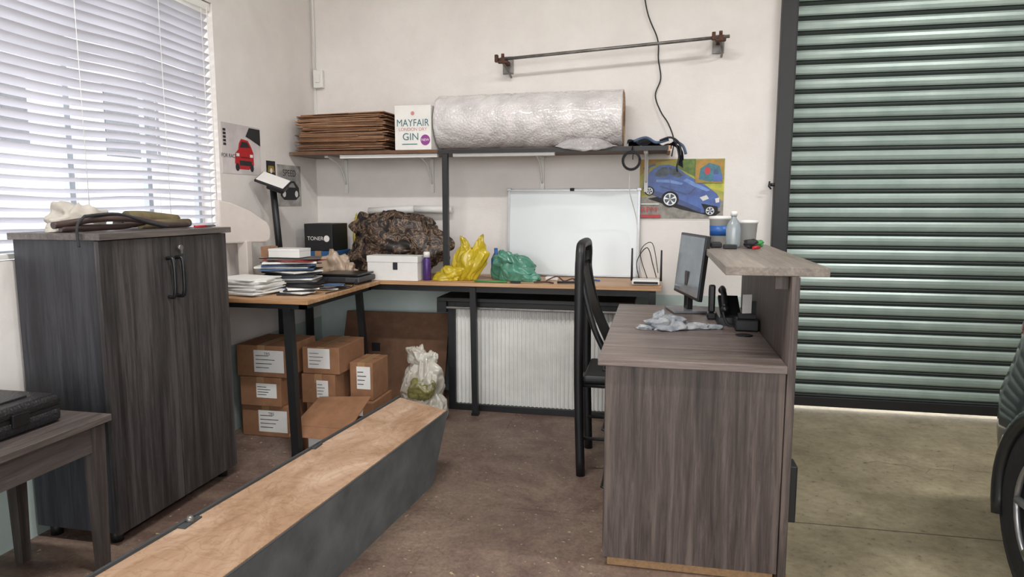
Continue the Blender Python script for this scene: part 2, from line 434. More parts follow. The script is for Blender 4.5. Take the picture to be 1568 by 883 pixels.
# ------------------------------------------------------------ tables
tt_top = WOOD('table_top_tan', '#936d4b', '#b08861', '#c4a17f', 'x', .45, 40, 6)
b = B('office_desk'); TZ = .83
b.box(-2.36, 3.05, TZ-.022, -1.68, 3.955, TZ, tt_top, .002)
for x0, y0, x1, y1 in ((-2.33, 3.09, -1.72, 3.12), (-2.33, 3.88, -1.72, 3.91), (-1.75, 3.09, -1.72, 3.91), (-2.33, 3.09, -2.30, 3.91)):
    b.box(x0, y0, TZ-.052, x1, y1, TZ-.0225, m_black)
def leg(x0, y0, x1, y1, h, r=.02):
    b.loft([[(x+dx*r, y+dy*r, z) for dx, dy in ((-1, -1), (1, -1), (1, 1), (-1, 1))] for x, y, z in ((x0, y0, 0), (x1, y1, h))], m_black, smooth=False)
    b.box(x0-.022, y0-.022, 0, x0+.022, y0+.022, .02, m_blackpl)
leg(-1.80, 3.11, -1.82, 3.11, TZ-.05, .021); leg(-1.735, 3.88, -1.79, 3.88, TZ-.05, .018); leg(-2.31, 3.11, -2.31, 3.11, TZ-.05); leg(-2.31, 3.88, -2.31, 3.88, TZ-.05)
b.done()
b = B('workbench')
b.box(-2.36, 3.962, TZ-.022, .03, 4.495, TZ, tt_top, .002)
b.box(-2.34, 3.99, TZ-.06, .0, 4.015, TZ-.0225, m_black); b.box(-2.34, 4.45, TZ-.06, 0, 4.475, TZ-.0225, m_black)
leg(-1.08, 3.99, -1.09, 3.99, TZ-.03, .018); leg(-.02, 3.99, -.02, 3.99, TZ-.03); leg(-2.3, 4.2, -2.3, 4.2, TZ-.03); leg(-.02, 4.46, -.02, 4.46, TZ-.03)
b.done()

# corrugated fronted unit under the workbench
m_corr = MAT('corrugated_white', '#d8d8d4', .5, var=.15, scale=4)
b = B('corrugated_heater_unit')
b.grid(320, 2, lambda u, v: Vector((-1.24+1.04*u, 4.10+.006*math.sin(u*40*2*math.pi), .04+.61*v)), m_corr)
for x0, z0, x1, z1 in ((-1.28, 0, -1.235, .72), (-.20, 0, -.155, .72), (-1.235, 0, -.2, .04), (-1.235, .65, -.2, .72)):
    b.box(x0, 4.075, z0, x1, 4.125, z1, m_black, .002)
b.box(-1.34, 4.04, .70, -.12, 4.44, .725, m_black, .003)
b.box(-1.34, 4.04, .63, -1.28, 4.42, .70, m_black); b.box(-1.28, 4.13, .0, -1.25, 4.42, .70, m_black); b.box(-.19, 4.13, 0, -.16, 4.42, .70, m_black)
b.box(-1.25, 4.40, .0, -.19, 4.42, .70, m_black)
b.box(-1.30, 4.045, .655, -.15, 4.07, .668, m_steel, .003)
b.done()

# ------------------------------------------------------------ wall shelf
m_shelf = WOOD('shelf_board', '#4f423c', '#6b5a50', '#8c7868', 'x', .6)
b = B('wall_shelf'); SZ = 1.64
b.box(XL+.004, 4.13, SZ-.022, .06, 4.495, SZ, m_shelf, .002)
b.box(.045, 4.128, SZ-.03, .062, 4.495, SZ+.001, tt_top)
b.box(-1.35, 4.124, SZ-.026, .05, 4.130, SZ-.002, m_black)
b.box(-2.34, 4.126, SZ-.020, -1.35, 4.130, SZ-.002, m_card2)
b.box(-2.02, 4.15, SZ-.045, -1.36, 4.18, SZ-.0225, m_white, .002); b.box(-1.26, 4.15, SZ-.045, -.62, 4.18, SZ-.0225, m_white, .002)
for x in (-2.14, -1.51, -.75, -.08):
    b.box(x-.012, 4.20, SZ-.035, x+.012, 4.49, SZ-.0225, m_white); b.box(x-.012, 4.485, 1.38, x+.012, 4.4985, SZ-.0225, m_white, .001)
    b.tube([(x, 4.24, SZ-.03), (x, 4.40, SZ-.08), (x, 4.485, SZ-.2)], .006, m_white, 8, 4)
b.box(-1.325, 4.13, TZ+.001, -1.290, 4.165, SZ-.0225, m_black, .002)
b.done()

# flattened cartons stack
b = B('flattened_cartons'); z = SZ+.001
for i in range(34):
    w = random.uniform(.54, .64); d = random.uniform(.26, .31); th = random.uniform(.0045, .0075)
    cx = -2.01+random.uniform(-.018, .018); cy = 4.30+random.uniform(-.018, .010); an = random.uniform(-3, 3)
    tl = random.uniform(-.6, .6)*min(1, i/8)+(.8 if i > 24 else 0)
    w = min(w, 2*(cx+2.345))
    M_ = TR(cx, cy, z+.001) @ rotz(an) @ Matrix.Rotation(-math.radians(tl), 4, 'Y')
    b.box(-w/2, -d/2, 0, w/2, d/2, th, random.choice((m_card, m_cardm, m_cardl, m_cardm, m_card, m_card2)), .0006, M_, 1)
    if i % 4 == 1: b.box(-w/2+.1*random.random(), -d/2-.02, .001, w/2-.25*random.random(), -d/2+.01, th*.6, m_cardl, 0, M_)
    z += th+.0009
b.done()

# cartons
def carton(name, x0, y0, z0, x1, y1, z1, m, label=True, lab=(.1, .62, .25, .85), tape=True):
    b = B(name)
    b.box(x0, y0, z0, x1, y1, z1, m, .003)
    b.box(x0+.003, (y0+y1)/2-.0015, z1-.001, x1-.003, (y0+y1)/2+.0015, z1+.0008, m_ink)
    if tape:
        b.box((x0+x1)/2-.022, y0-.0008, z1-.05, (x0+x1)/2+.022, y0+.001, z1, m_tape); b.box((x0+x1)/2-.022, y0, z1, (x0+x1)/2+.022, y1, z1+.001, m_tape)
    fr = Fr((x0, y0, z0), (x1-x0, 0, 0), (0, 0, z1-z0))
    if label:
        a, c, d, e = lab
        b.flat(fr, [(a, d), (c, d), (c, e), (a, e)], m_paper, .0016)
        for i in range(4):
            yy = d+(e-d)*(.2+.18*i); b.flat(fr, [(a+.06*(c-a), yy), (a+(.5+.1*(i % 3))*(c-a), yy), (a+(.5+.1*(i % 3))*(c-a), yy+.02), (a+.06*(c-a), yy+.02)], m_ink, .0024)
    return b, fr
b, fr = carton('gin_carton', -1.635, 4.14, SZ+.001, -1.395, 4.38, 1.915, m_paper, label=False, tape=False)
mt = MAT('print_teal', '#3f6f78', .6); mp_ = MAT('print_magenta', '#8b3a8a', .6); mpk = MAT('print_pink', '#c98a86', .6)
b.text('MAYFAIR', .062, fr, .5, .60, mt, sx=.86); b.text('LONDON DRY', .028, fr, .5, .46, mpk); b.text('GIN', .062, fr, .44, .29, mt)
b.disc(fr, .84, .22, .13, .12, mp_, .0018); b.text('NEW', .022, fr, .84, .22, m_paper, .003)
b.disc(fr, .5, .82, .05, .045, mpk, .0016)
b.flat(fr, [(.2, .12), (.62, .12), (.62, .14), (.2, .14)], mt)
b.done()

# bubble wrap roll
def bubmat():
    m, nt, p = base('bubble_wrap'); mp = mapping(nt)
    v = N(nt, 'ShaderNodeTexVoronoi', Scale=75); nt.links.new(mp.outputs[0], v.inputs['Vector'])
    n = N(nt, 'ShaderNodeTexNoise', Scale=7, Detail=6); nt.links.new(mp.outputs[0], n.inputs['Vector'])
    r = ramp(nt, [(.3, H('#bfbbbb')), (.6, H('#dbd7d7'))]); nt.links.new(n.outputs[0], r.inputs[0]); nt.links.new(r.outputs[0], p.inputs['Base Color'])
    bp = N(nt, 'ShaderNodeBump', Strength=.6, Distance=.006, invert=True); nt.links.new(v.outputs[0], bp.inputs['Height']); nt.links.new(bp.outputs[0], p.inputs['Normal'])
    p.inputs['Roughness'].default_value = .2; p.inputs['Subsurface Weight'].default_value = .15; p.inputs['Coat Weight'].default_value = .6
    return m
m_bub = bubmat()
b = B('bubble_wrap_roll'); R = .178; cy = 4.315; czz = SZ+.002+R; rings = []
for i in range(91):
    u = i/90; x = -1.385+1.165*u; rr = []
    for k in range(72):
        a = 2*math.pi*k/72
        r = R*(1-.035*max(0, 1-u*2.2)*.8)-.004+.004*noise.noise(Vector((u*14, math.cos(a)*2, math.sin(a)*2)))
        r -= .006*(1-min(1, abs(noise.noise(Vector((u*7+a*.6, a*1.6, 1))))/.12))
        r = min(r, R)
        zz = czz+r*math.sin(a); rr.append((x+(.006*noise.noise(Vector((a*2, i, 0))) if i in (0, 90) else 0), cy+r*math.cos(a), max(zz, SZ+.001)))
    rings.append(rr)
b.loft(rings, m_bub)
b.cyl((-.2205, cy, czz), (-.2195, cy, czz), .172, m_cardedge, seg=48)
for r in (.16, .14, .12, .1, .08):
    b.tube([(-.2185, cy+r*math.cos(a*math.pi/16), czz+r*math.sin(a*math.pi/16)) for a in range(33)], .0025, m_tape, 6)
b.cyl((-.2195, cy, czz), (-.216, cy, czz), .045, m_ink, seg=24)
b.grid(40, 12, lambda u, v: Vector((-.62+.36*u+.02*v, 4.135-.04*math.sin(v*2)*(.5+.5*math.sin(u*3.1)), SZ+.004+.05*(1-v)**2*(1-abs(2*u-1)**3)-.030*v*math.sin(u*math.pi)+.008*noise.noise(Vector((u*8, v*4, 2))))), m_bub, thick=.002)
b.done()

# steel rail on wall brackets
b = B('steel_wall_rail')
b.tube([(-1.03, 4.33, 2.205), (.385, 4.33, 2.28)], .010, m_steel, 10)
for x, z in ((-.98, 2.205), (.335, 2.277)):
    b.box(x-.015, 4.32, z-.01, x+.015, 4.495, z+.012, m_rust, .002); b.box(x-.035, 4.485, z-.06, x+.035, 4.4985, z+.05, m_steel, .002)
    b.box(x-.03, 4.31, z-.022, x+.03, 4.35, z-.010, m_rust, .002); b.box(x-.05, 4.315, z-.014, x-.03, 4.345, z+.03, m_rust, .002)
    b.cyl((x, 4.33, z+.01), (x, 4.33, z+.035), .01, m_rust); b.tube([(x, 4.34, z-.02), (x+.02, 4.42, z-.06), (x+.02, 4.49, z-.08)], .007, m_steel)
b.done()

b = B('wall_switch_box')
b.box(-2.355, 4.465, 2.10, -2.285, 4.4985, 2.22, m_white, .005); b.box(-2.335, 4.458, 2.135, -2.305, 4.466, 2.19, m_paper, .003)
b.tube([(-2.35, 4.49, 2.22), (-2.352, 4.49, 2.8), (-2.352, 4.49, 3.48)], .007, m_white, 8); b.tube([(-2.35, 4.49, 1.66), (-2.352, 4.49, 1.9), (-2.35, 4.49, 2.10)], .004, m_white, 8)
b.done()
b = B('hanging_cable')
b.tube([(-.2, 4.485, 3.49), (-.14, 4.485, 2.8), (-.10, 4.485, 2.5), (-.03, 4.488, 2.32), (-.022, 4.485, 2.2), (-.005, 4.485, 2.08), (-.035, 4.485, 1.98), (.0, 4.48, 1.88), (.05, 4.47, 1.80), (.085, 4.47, 1.70), (.075, 4.47, 1.60)], .004, m_ink, 8, 6)
b.done()
b = B('cable_coil')
for i in range(7):
    r = .045+.004*(i % 3); b.tube([(-.16+r*math.cos(a*math.pi/12), 4.118-.004*i, 1.555+r*1.05*math.sin(a*math.pi/12)) for a in range(25)], .0035, m_ink, 6)
b.tube([(-.16, 4.115, 1.60), (-.155, 4.112, 1.64), (-.15, 4.10, 1.62), (-.152, 4.10, 1.56)], .003, m_ink, 6)
b.tube([(-.165, 4.11, 1.51), (-.17, 4.2, 1.38), (-.13, 4.38, 1.20), (-.11, 4.40, .95), (-.08, 4.40, .835)], .003, m_white, 6, 6)
b.done()

# dark jacket draped over shelf end, with loose leads
m_jack = MAT('jacket_cloth', '#262d38', .85, var=.35, scale=12)
m_jackl = MAT('jacket_lining', '#4f617c', .85, var=.35, scale=12)
b = B('draped_jacket')
def jk(u, v):
    x = -.19+.262*u; y = 4.15+.28*v
    z = SZ+.012+.045*math.sin(max(0, 1-abs(u-.25)*2.2)*1.2)*math.sin(v*math.pi)+.014*math.sin(u*13+v*4)+.01*noise.noise(Vector((u*4, v*4, 3)))
    return Vector((x, y, max(z, SZ+.004)))
b.grid(40, 24, jk, m_jack, thick=.004)
def jk2(u, v):
    fold = .014*math.sin(u*16+v*2)
    x = .07+.055*math.sin(min(1, v*1.4)*1.5)+fold*v; z = SZ+.022-(.03+.12*(1-abs(u-.35)*1.1))*v**1.3; y = 4.13+.27*u
    return Vector((max(x, .07), y, z))
b.grid(40, 20, jk2, m_jack, thick=.005)
b.tube([(-.15, 4.15, SZ+.03), (-.08, 4.16, SZ+.05), (-.02, 4.15, SZ+.02), (.05, 4.14, SZ+.035)], .008, m_jackl, 10, 5)
b.tube([(.08, 4.16, SZ+.03), (.13, 4.15, SZ+.0), (.15, 4.15, SZ-.05)], .008, m_jackl, 10, 5)
b.tube([(.0, 4.14, SZ+.03), (.06, 4.12, SZ+.045), (.11, 4.12, SZ+.01), (.12, 4.12, SZ-.06)], .006, m_ink, 8, 5)
b.tube([(.09, 4.14, SZ+.02), (.11, 4.13, SZ-.06), (.10, 4.13, SZ-.12), (.105, 4.14, SZ-.15)], .005, m_ink, 8, 5)
b.done()

# ------------------------------------------------------------ whiteboard, posters
m_wb = MAT('whiteboard_enamel', '#d6dddf', .18, var=.04, scale=2)
b = B('whiteboard')
Mw = TR(-.97, 4.44, TZ+.006) @ Matrix.Rotation(-math.radians(3.5), 4, 'X')
b.box(0, 0, 0, .85, .012, .56, m_wb, 0, Mw)
for a in ((-.008, -.004, -.002, .858, .016, .010), (-.008, -.004, .552, .858, .016, .564), (-.008, -.004, 0, .008, .016, .564), (.842, -.004, 0, .858, .016, .564)):
    b.box(*a, m_alu, .001, Mw)
for x in (0, .42, .85):
    b.box(x-.014, -.008, .552, x+.014, .02, .572, m_alu if x != .42 else m_ink, .002, Mw)
b.done()

def rect(a, c, d, e): return [(a, d), (c, d), (c, e), (a, e)]
m_pbg = MAT('poster_grass', '#8f9b45', .5, c2='#b9a552', scale=22)
m_pblue = MAT('poster_car_blue', '#27458c', .35, c2='#3a63ac', scale=16)
m_pblued = MAT('poster_car_blue_dark', '#182c60', .35, c2='#24407c', scale=16)
m_phl = MAT('poster_car_highlight', '#7ea3dc', .4, c2='#5a83c8', scale=20)
m_porange = MAT('poster_orange', '#b8873a', .5, c2='#8a7a34', scale=20)
m_pglass = MAT('poster_glass', '#26303a', .4, c2='#4b5a68', scale=25)
m_proad = MAT('poster_road', '#9a958c', .5, c2='#77766f', scale=25)
b = B('car_poster')
b.box(-.125, 4.4965, 1.205, .405, 4.4985, 1.59, m_paper)
fr = Fr((-.12, 4.4965, 1.21), (.52, 0, 0), (0, 0, .375))
k = [0]
def pl(pts, m): k[0] += 1; b.flat(fr, pts, m, .0004+k[0]*.00025)
def pd(x, y, rx, ry, m): k[0] += 1; b.disc(fr, x, y, rx, ry, m, .0004+k[0]*.00025)
pl(rect(0, 1, .28, 1), m_pbg); pl([(0, 0), (1, 0), (1, .30), (.75, .42), (.3, .42), (0, .36)], m_proad)
pl([(0, .72), (.2, .95), (.48, 1), (0, 1)], m_porange); pl([(.5, .62), (1, .45), (1, .66), (.55, .76)], m_yellow); pl([(.45, .86), (.66, .7), (.66, 1), (.45, 1)], MAT('poster_trees', '#4d6b35', .5, c2='#6f8438', scale=40))
pl([(.10, .34), (.5, .16), (.9, .04), (.97, .12), (.6, .28), (.3, .4)], m_ink)
pl([(.04, .52), (.05, .66), (.10, .76), (.16, .84), (.24, .90), (.34, .91), (.44, .87), (.54, .76), (.66, .66), (.80, .55), (.92, .42), (.96, .32), (.96, .2), (.88, .11), (.74, .1), (.60, .18), (.42, .27), (.24, .36), (.08, .44)], m_pblue)
pl([(.04, .52), (.08, .44), (.24, .36), (.42, .27), (.60, .18), (.74, .1), (.74, .17), (.58, .27), (.4, .38), (.2, .47)], m_pblued)
pl([(.18, .72), (.20, .80), (.26, .865), (.33, .87), (.35, .74), (.28, .70)], m_pglass); pl([(.355, .745), (.345, .87), (.43, .84), (.53, .73), (.46, .69)], m_pglass)
pl([(.20, .66), (.36, .66), (.52, .60), (.50, .57), (.34, .61), (.2, .62)], m_phl); pl([(.56, .68), (.70, .58), (.84, .48), (.80, .46), (.64, .55), (.52, .64)], m_phl)
pl([(.04, .86), (.18, .93), (.19, .90), (.05, .82)], m_pblued); pl([(.07, .66), (.09, .84), (.11, .84), (.10, .7)], m_pblued)
pl([(.72, .36), (.80, .40), (.83, .34), (.76, .30)], m_paper); pl([(.90, .34), (.95, .36), (.95, .28), (.91, .27)], m_paper)
pl([(.74, .26), (.93, .21), (.94, .14), (.78, .15)], m_ink)
pl([(.36, .66), (.37, .50), (.375, .50), (.365, .66)], m_pblued); pl([(.24, .54), (.56, .40), (.57, .42), (.25, .56)], m_pblued); pl([(.58, .42), (.66, .52), (.67, .51), (.60, .41)], m_pblued)
for x, y, r in ((.37, .33, .11), (.845, .135, .07), (.12, .47, .06)):
    pd(x, y, r*.95, r*1.25, m_ink); pd(x, y, r*.7, r*.95, m_alu); pd(x, y, r*.6, r*.82, m_pglass)
    for q in range(5):
        a = q*1.2566+.4; b.flat(fr, [(x, y), (x+r*.62*math.cos(a-.2), y+r*.85*math.sin(a-.2)), (x+r*.62*math.cos(a+.2), y+r*.85*math.sin(a+.2))], m_white, .0004+k[0]*.00025+.0002)
k[0] += 2
pl(rect(.66, .985, .60, .985), m_porange); pl([(.70, .66), (.72, .84), (.82, .93), (.94, .88), (.975, .70), (.84, .62)], MAT('poster_teal', '#2f7886', .4, c2='#245a70', scale=30)); pd(.8, .80, .035, .06, m_red); pd(.9, .77, .03, .05, m_pblued); pl(rect(.87, .975, .62, .74), m_pblue)
b.text('RPM', .05, fr, .12, .15, m_red, .0135, 1.1); b.flat(fr, rect(.02, .26, .02, .07), m_red, .012); b.flat(fr, rect(.02, .24, .24, .26), m_paper, .012)
b.done()

b = B('red_car_poster')
fr = Fr((XL+.0025, 3.425, 1.475), (0, .375, 0), (0, 0, .28)); fr.n = Vector((1, 0, 0))
b.box(XL+.0008, 3.425, 1.475, XL+.0025, 3.80, 1.755, MAT('poster_offwhite', '#d7cfce', .6, c2='#b9b2b4', scale=5))
b.flat(fr, [(.3, .22), (.32, .42), (.40, .5), (.42, .62), (.48, .72), (.66, .70), (.74, .58), (.80, .45), (.80, .2), (.66, .1), (.4, .1)], m_red, .0006)
b.flat(fr, [(.44, .54), (.49, .67), (.64, .66), (.71, .56)], m_ink, .001); b.flat(fr, rect(.42, .74, .18, .28), m_ink, .001); b.flat(fr, rect(.34, .42, .36, .42), m_paper, .001); b.flat(fr, rect(.7, .78, .36, .42), m_paper, .001); b.flat(fr, rect(.45, .70, .33, .36), MAT('red_dark', '#6e1418', .5), .001)
for x in (.36, .74): b.disc(fr, x, .14, .05, .08, m_ink, .0014)
b.flat(fr, [(.6, .78), (.72, .74), (1, .62), (1, .97), (.7, .97)], m_ink, .0012)
for i in range(5): b.flat(fr, rect(.03, .1, .55+.07*i, .6+.07*i), m_ink, .001)
b.text('FOR RACE', .03, fr, .16, .35, m_ink, .0012)
b.done()
b = B('grey_car_poster')
fr = Fr((XL+.0025, 3.98, 1.29), (0, .29, 0), (0, 0, .265)); fr.n = Vector((1, 0, 0))
b.box(XL+.0008, 3.98, 1.29, XL+.0025, 4.27, 1.555, MAT('poster_grey', '#b5b1ad', .6, c2='#7c7a78', scale=9))
b.flat(fr, [(.1, .25), (.12, .45), (.3, .6), (.7, .62), (.9, .45), (.92, .25), (.75, .15), (.25, .15)], m_ink, .0006); b.flat(fr, [(.3, .46), (.38, .56), (.66, .57), (.75, .46)], m_alu, .001)
b.text('SPEED', .06, fr, .5, .8, m_ink, .001)
for x in (.25, .78): b.disc(fr, x, .3, .07, .08, m_paper, .0012)
b.done()
b = B('small_wall_print')
fr = Fr((XL+.0025, 3.86, 1.47), (0, .1, 0), (0, 0, .1)); fr.n = Vector((1, 0, 0))
b.box(XL+.0008, 3.86, 1.47, XL+.0025, 3.96, 1.57, m_ink); b.flat(fr, [(.1, .3), (.2, .7), (.8, .7), (.9, .3)], m_porange, .0006); b.disc(fr, .5, .4, .15, .15, m_paper, .001)
b.done()

# ------------------------------------------------------------ chair
b = B('metal_chair'); r = .022
Y0, Y1 = 3.17, 3.56
pts = [(-.335, Y0, .0), (-.35, Y0, .45), (-.352, Y0, .95), (-.35, Y0+.004, 1.05)]
top = [(-.35, Y0+.02, 1.09), (-.35, Y0+.07, 1.112), (-.35, Y1-.07, 1.112), (-.35, Y1-.02, 1.09)]
b.tube(pts+top+[(-.35, Y1-.004, 1.05), (-.352, Y1, .95), (-.35, Y1, .45), (-.335, Y1, 0)], r, m_black, 14, 4)
for y in (Y0+.01, Y1-.01): b.tube([(-.345, y, 1.0), (-.325, y, .88), (-.28, y, .72), (-.225, y, .6), (-.20, y, .50), (-.19, y, .44)], .014, m_black, 10, 4)
b.grid(16, 12, lambda u, v: Vector((-.34+.15*v**1.6-.02*math.sin(u*math.pi), Y0+.02+(Y1-Y0-.04)*u, 1.02-.44*v)), m_blackpl, thick=.012)
b.box(-.33, Y0+.0, .455, .06, Y1, .495, MAT('seat_vinyl', '#1e1f22', .5), .015, seg=3)
for y in (Y0+.02, Y1-.02):
    b.tube([(-.345, y, .445), (.04, y, .44)], .012, m_black); b.tube([(.03, y, .445), (.045, y, .2), (.055, y, 0)], .014, m_black)
    b.tube([(-.34, y, .18), (.045, y, .18)], .008, m_black)
b.tube([(-.35, Y0, .42), (-.35, Y1, .42)], .012, m_black); b.tube([(.04, Y0+.02, .30), (.04, Y1-.02, .30)], .01, m_black)
b.done()

# ------------------------------------------------------------ long tapered chest
m_side = MAT('chest_grey_paint', '#6a6f71', .55, c2='#4e5254', scale=5, detail=10)
m_rim = MAT('chest_rim', '#3d4042', .6)
def plymat():
    m, nt, p = base('dusty_plywood'); mp = mapping(nt, (1, .5, 1))
    n = N(nt, 'ShaderNodeTexNoise', Scale=5, Detail=12, Roughness=.72, Distortion=.6); nt.links.new(mp.outputs[0], n.inputs['Vector'])
    r = ramp(nt, [(.30, H('#84654c')), (.45, H('#9a7b60')), (.58, H('#ad9078')), (.72, H('#c0aa93'))]); nt.links.new(n.outputs[0], r.inputs[0])
    n2 = N(nt, 'ShaderNodeTexNoise', Scale=7, Detail=3, Distortion=2.5); mp2 = mapping(nt); nt.links.new(mp2.outputs[0], n2.inputs['Vector'])
    r2 = ramp(nt, [(.45, (1, 1, 1, 1)), (.49, (.62, .54, .46, 1)), (.53, (1, 1, 1, 1))]); nt.links.new(n2.outputs[0], r2.inputs[0])
    mu = N(nt, 'ShaderNodeMix', data_type='RGBA', blend_type='MULTIPLY'); mu.inputs[0].default_value = .45
    nt.links.new(r.outputs[0], mu.inputs[6]); nt.links.new(r2.outputs[0], mu.inputs[7]); nt.links.new(mu.outputs[2], p.inputs['Base Color'])
    p.inputs['Roughness'].default_value = .75; return m
m_ply = plymat()
b = B('long_wooden_chest'); CZ = .33
T = [(-1.533, .35), (-1.19, .30), (-.95, 3.01), (-1.26, 3.18)]
Bt = [(-1.49, .47), (-1.215, .43), (-.998, 2.91), (-1.215, 3.04)]
def inset(Q, d):
    out = []; n = len(Q)
    for i in range(n):
        p = Vector(Q[i]); a = (Vector(Q[i-1])-p).normalized(); e = (Vector(Q[(i+1) % n])-p).normalized()
        s_ = abs(a.x*e.y-a.y*e.x); out.append(tuple(p+(a+e)*d/s_))
    return out
Ti = inset(T, .009)
b.loft([[(x, y, 0) for x, y in Bt], [(x, y, CZ-.002) for x, y in T]], m_side, smooth=False, caps=True)
b.loft([[(x, y, CZ-.002) for x, y in T], [(x, y, CZ) for x, y in T], [(x, y, CZ) for x, y in Ti], [(x, y, CZ-.01) for x, y in Ti]], m_rim, smooth=False, caps=False)
Tj = inset(T, .007)
b.loft([[(x, y, CZ-.0015) for x, y in Tj], [(x, y, CZ+.003) for x, y in Tj]], m_ply, smooth=False)
def lip(p, q, w, m):
    P = Vector((*p, 0)); Q = Vector((*q, 0)); d = (Q-P).normalized(); n = Vector((-d.y, d.x, 0))
    b.loft([[P+n*w+Vector((0, 0, CZ)), P-n*w+Vector((0, 0, CZ)), P-n*w+Vector((0, 0, CZ+.012)), P+n*w+Vector((0, 0, CZ+.012))], [Q+n*w+Vector((0, 0, CZ)), Q-n*w+Vector((0, 0, CZ)), Q-n*w+Vector((0, 0, CZ+.012)), Q+n*w+Vector((0, 0, CZ+.012))]], m, smooth=False)
lp = inset(T, .006); lip(lp[0], lp[3], .005, m_rim)
b.lathe((-1.378, 1.74, CZ+.004), [(.012, 0), (.012, .014), (.007, .022)], m_steel, 12)
b.box(-1.395, 1.70, CZ+.001, -1.365, 1.78, CZ+.008, m_rim, .001)
b.box(-1.327, 2.4, CZ+.001, -1.31, 2.46, CZ+.012, m_rim, .001)
b.done()

# ------------------------------------------------------------ side table + case
sg = WOOD('side_table_wood', '#3c3634', '#504845', '#625a56', 'y', .5)
sgz = WOOD('side_table_leg_wood', '#2f2a28', '#403936', '#514a46', 'z', .5)
b = B('side_table')
b.box(-2.30, .95, .545, -1.865, 1.99, .57, sg, .003)
b.box(-2.27, .98, .45, -1.895, 1.0, .545, sg); b.box(-2.27, 1.94, .45, -1.895, 1.96, .545, sg); b.box(-1.91, .98, .45, -1.89, 1.96, .545, sg); b.box(-2.27, .98, .45, -2.25, 1.96, .545, sg)
for x in (-2.25, -1.905):
    for y in (1.0, 1.945):
        b.loft([[(x+dx*h, y+dy*h, z) for dx, dy in ((-1, -1), (1, -1), (1, 1), (-1, 1))] for z, h in ((0, .017), (.545, .026))], sgz, smooth=False)
b.done()
b = B('tool_case'); mc = MAT('case_plastic', '#1e1d20', .35, bump=.4, bscale=120)
b.box(-2.33, 1.25, .572, -1.965, 1.89, .622, mc, .018, seg=3); b.box(-2.33, 1.25, .625, -1.965, 1.89, .668, mc, .017, seg=3)
b.box(-2.325, 1.255, .618, -1.97, 1.885, .63, m_black)
for y in (1.4, 1.7): b.box(-1.967, y, .602, -1.957, y+.06, .645, m_blackpl, .003)
b.tube([(-1.97, 1.52, .622), (-1.935, 1.53, .622), (-1.935, 1.60, .622), (-1.97, 1.61, .622)], .008, m_blackpl, 8)
b.box(-2.27, 1.32, .667, -2.03, 1.82, .674, mc, .002)
b.done()

# ------------------------------------------------------------ cabinet top clutter
m_rag = MAT('rag_cloth', '#c0bab0', .9, var=.25, scale=10)
CT = 1.197
b = B('white_rag'); b.blob((-2.25, 2.31, CT+.03), (.085, .14, .075), m_rag, .5, 1.6, 3, 5, CT, 1.6); b.blob((-2.22, 2.22, CT+.01), (.07, .08, .04), m_rag, .5, 1.6, 4, 5, CT, 1.6); b.done()
b = B('rubber_hose')
b.tube([(-2.13, 2.07, CT+.028), (-2.12, 2.14, CT+.036), (-2.08, 2.24, CT+.05), (-2.05, 2.38, CT+.045), (-2.04, 2.52, CT+.02), (-2.03, 2.64, CT+.017), (-2.06, 2.70, CT+.017)], .013, m_brownt, 10, 6)
b.tube([(-2.13, 2.10, CT+.016), (-2.11, 2.2, CT+.017), (-2.09, 2.34, CT+.017), (-2.08, 2.46, CT+.03)], .012, m_brownt, 10, 6)
b.tube([(-2.08, 2.16, CT+.06), (-2.05, 2.095, CT+.03), (-2.045, 2.086, CT-.01), (-2.04, 2.083, CT-.05)], .005, m_ink, 8, 6)
b.tube([(-2.08, 2.16, CT+.06), (-2.06, 2.3, CT+.066), (-2.02, 2.42, CT+.03), (-2.0, 2.5, CT+.012)], .006, m_ink, 8, 6)
b.done()
b = B('rolled_canvas'); mo = MAT('olive_canvas', '#6f6446', .9, var=.3, scale=20)
b.tube([(-2.20, 2.50, CT+.05), (-2.19, 2.6, CT+.048), (-2.18, 2.78, CT+.03)], .027, mo, 16, 4); b.tube([(-2.135, 2.5, CT+.020), (-2.13, 2.8, CT+.02)], .019, mo, 12)
b.tube([(-2.25, 2.50, CT+.024), (-2.24, 2.8, CT+.022)], .02, m_brownt, 12)
b.done()
b = B('hand_tool'); b.box(-2.06, 2.74, CT+.001, -2.03, 2.86, CT+.010, m_steel, .003); b.cyl((-2.01, 2.68, CT+.007), (-1.995, 2.74, CT+.007), .005, m_red); b.done()

# ------------------------------------------------------------ office desk clutter
D = TZ+.001
b = B('paper_stack'); z = D
for i in range(13):
    th = random.uniform(.003, .008); M_ = TR(-2.13+random.uniform(-.02, .02), 3.25+random.uniform(-.015, .015), z) @ rotz(random.uniform(-14, 14))
    b.box(-.13, -.12, 0, .14, .12, th, random.choice((m_paper, m_paper, m_white)), 0, M_); z += th+.0004
b.done()
b = B('document_pile'); z = D
mb2 = MAT('folder_blue', '#3f5f86', .5); mr2 = MAT('folder_red', '#8e3a35', .5); mg2 = MAT('folder_grey', '#5c5a5a', .6)
for i in range(22):
    th = random.uniform(.003, .011); M_ = TR(-2.05+random.uniform(-.035, .035), 3.53+random.uniform(-.015, .015), z) @ rotz(random.uniform(-30, 30)) @ Matrix.Rotation(math.radians(random.uniform(-1, 1)), 4, 'Y')
    b.box(-.14, -.10, 0, .15, .10, th, random.choice((m_paper, mb2, m_ink, mg2, m_ink, mg2, mr2, m_paper)), .001, M_); z += th+.0008
b.done(); zt = z+.003
b = B('white_box'); b.box(-2.14, 3.47, zt+.001, -1.95, 3.60, zt+.045, m_paper, .002); b.box(-2.141, 3.469, zt+.035, -1.949, 3.601, zt+.050, m_white, .002); b.box(-2.20, 3.49, zt+.001, -2.145, 3.58, zt+.06, m_cardm, .002); b.done()
b = B('notebook_pile'); z = D
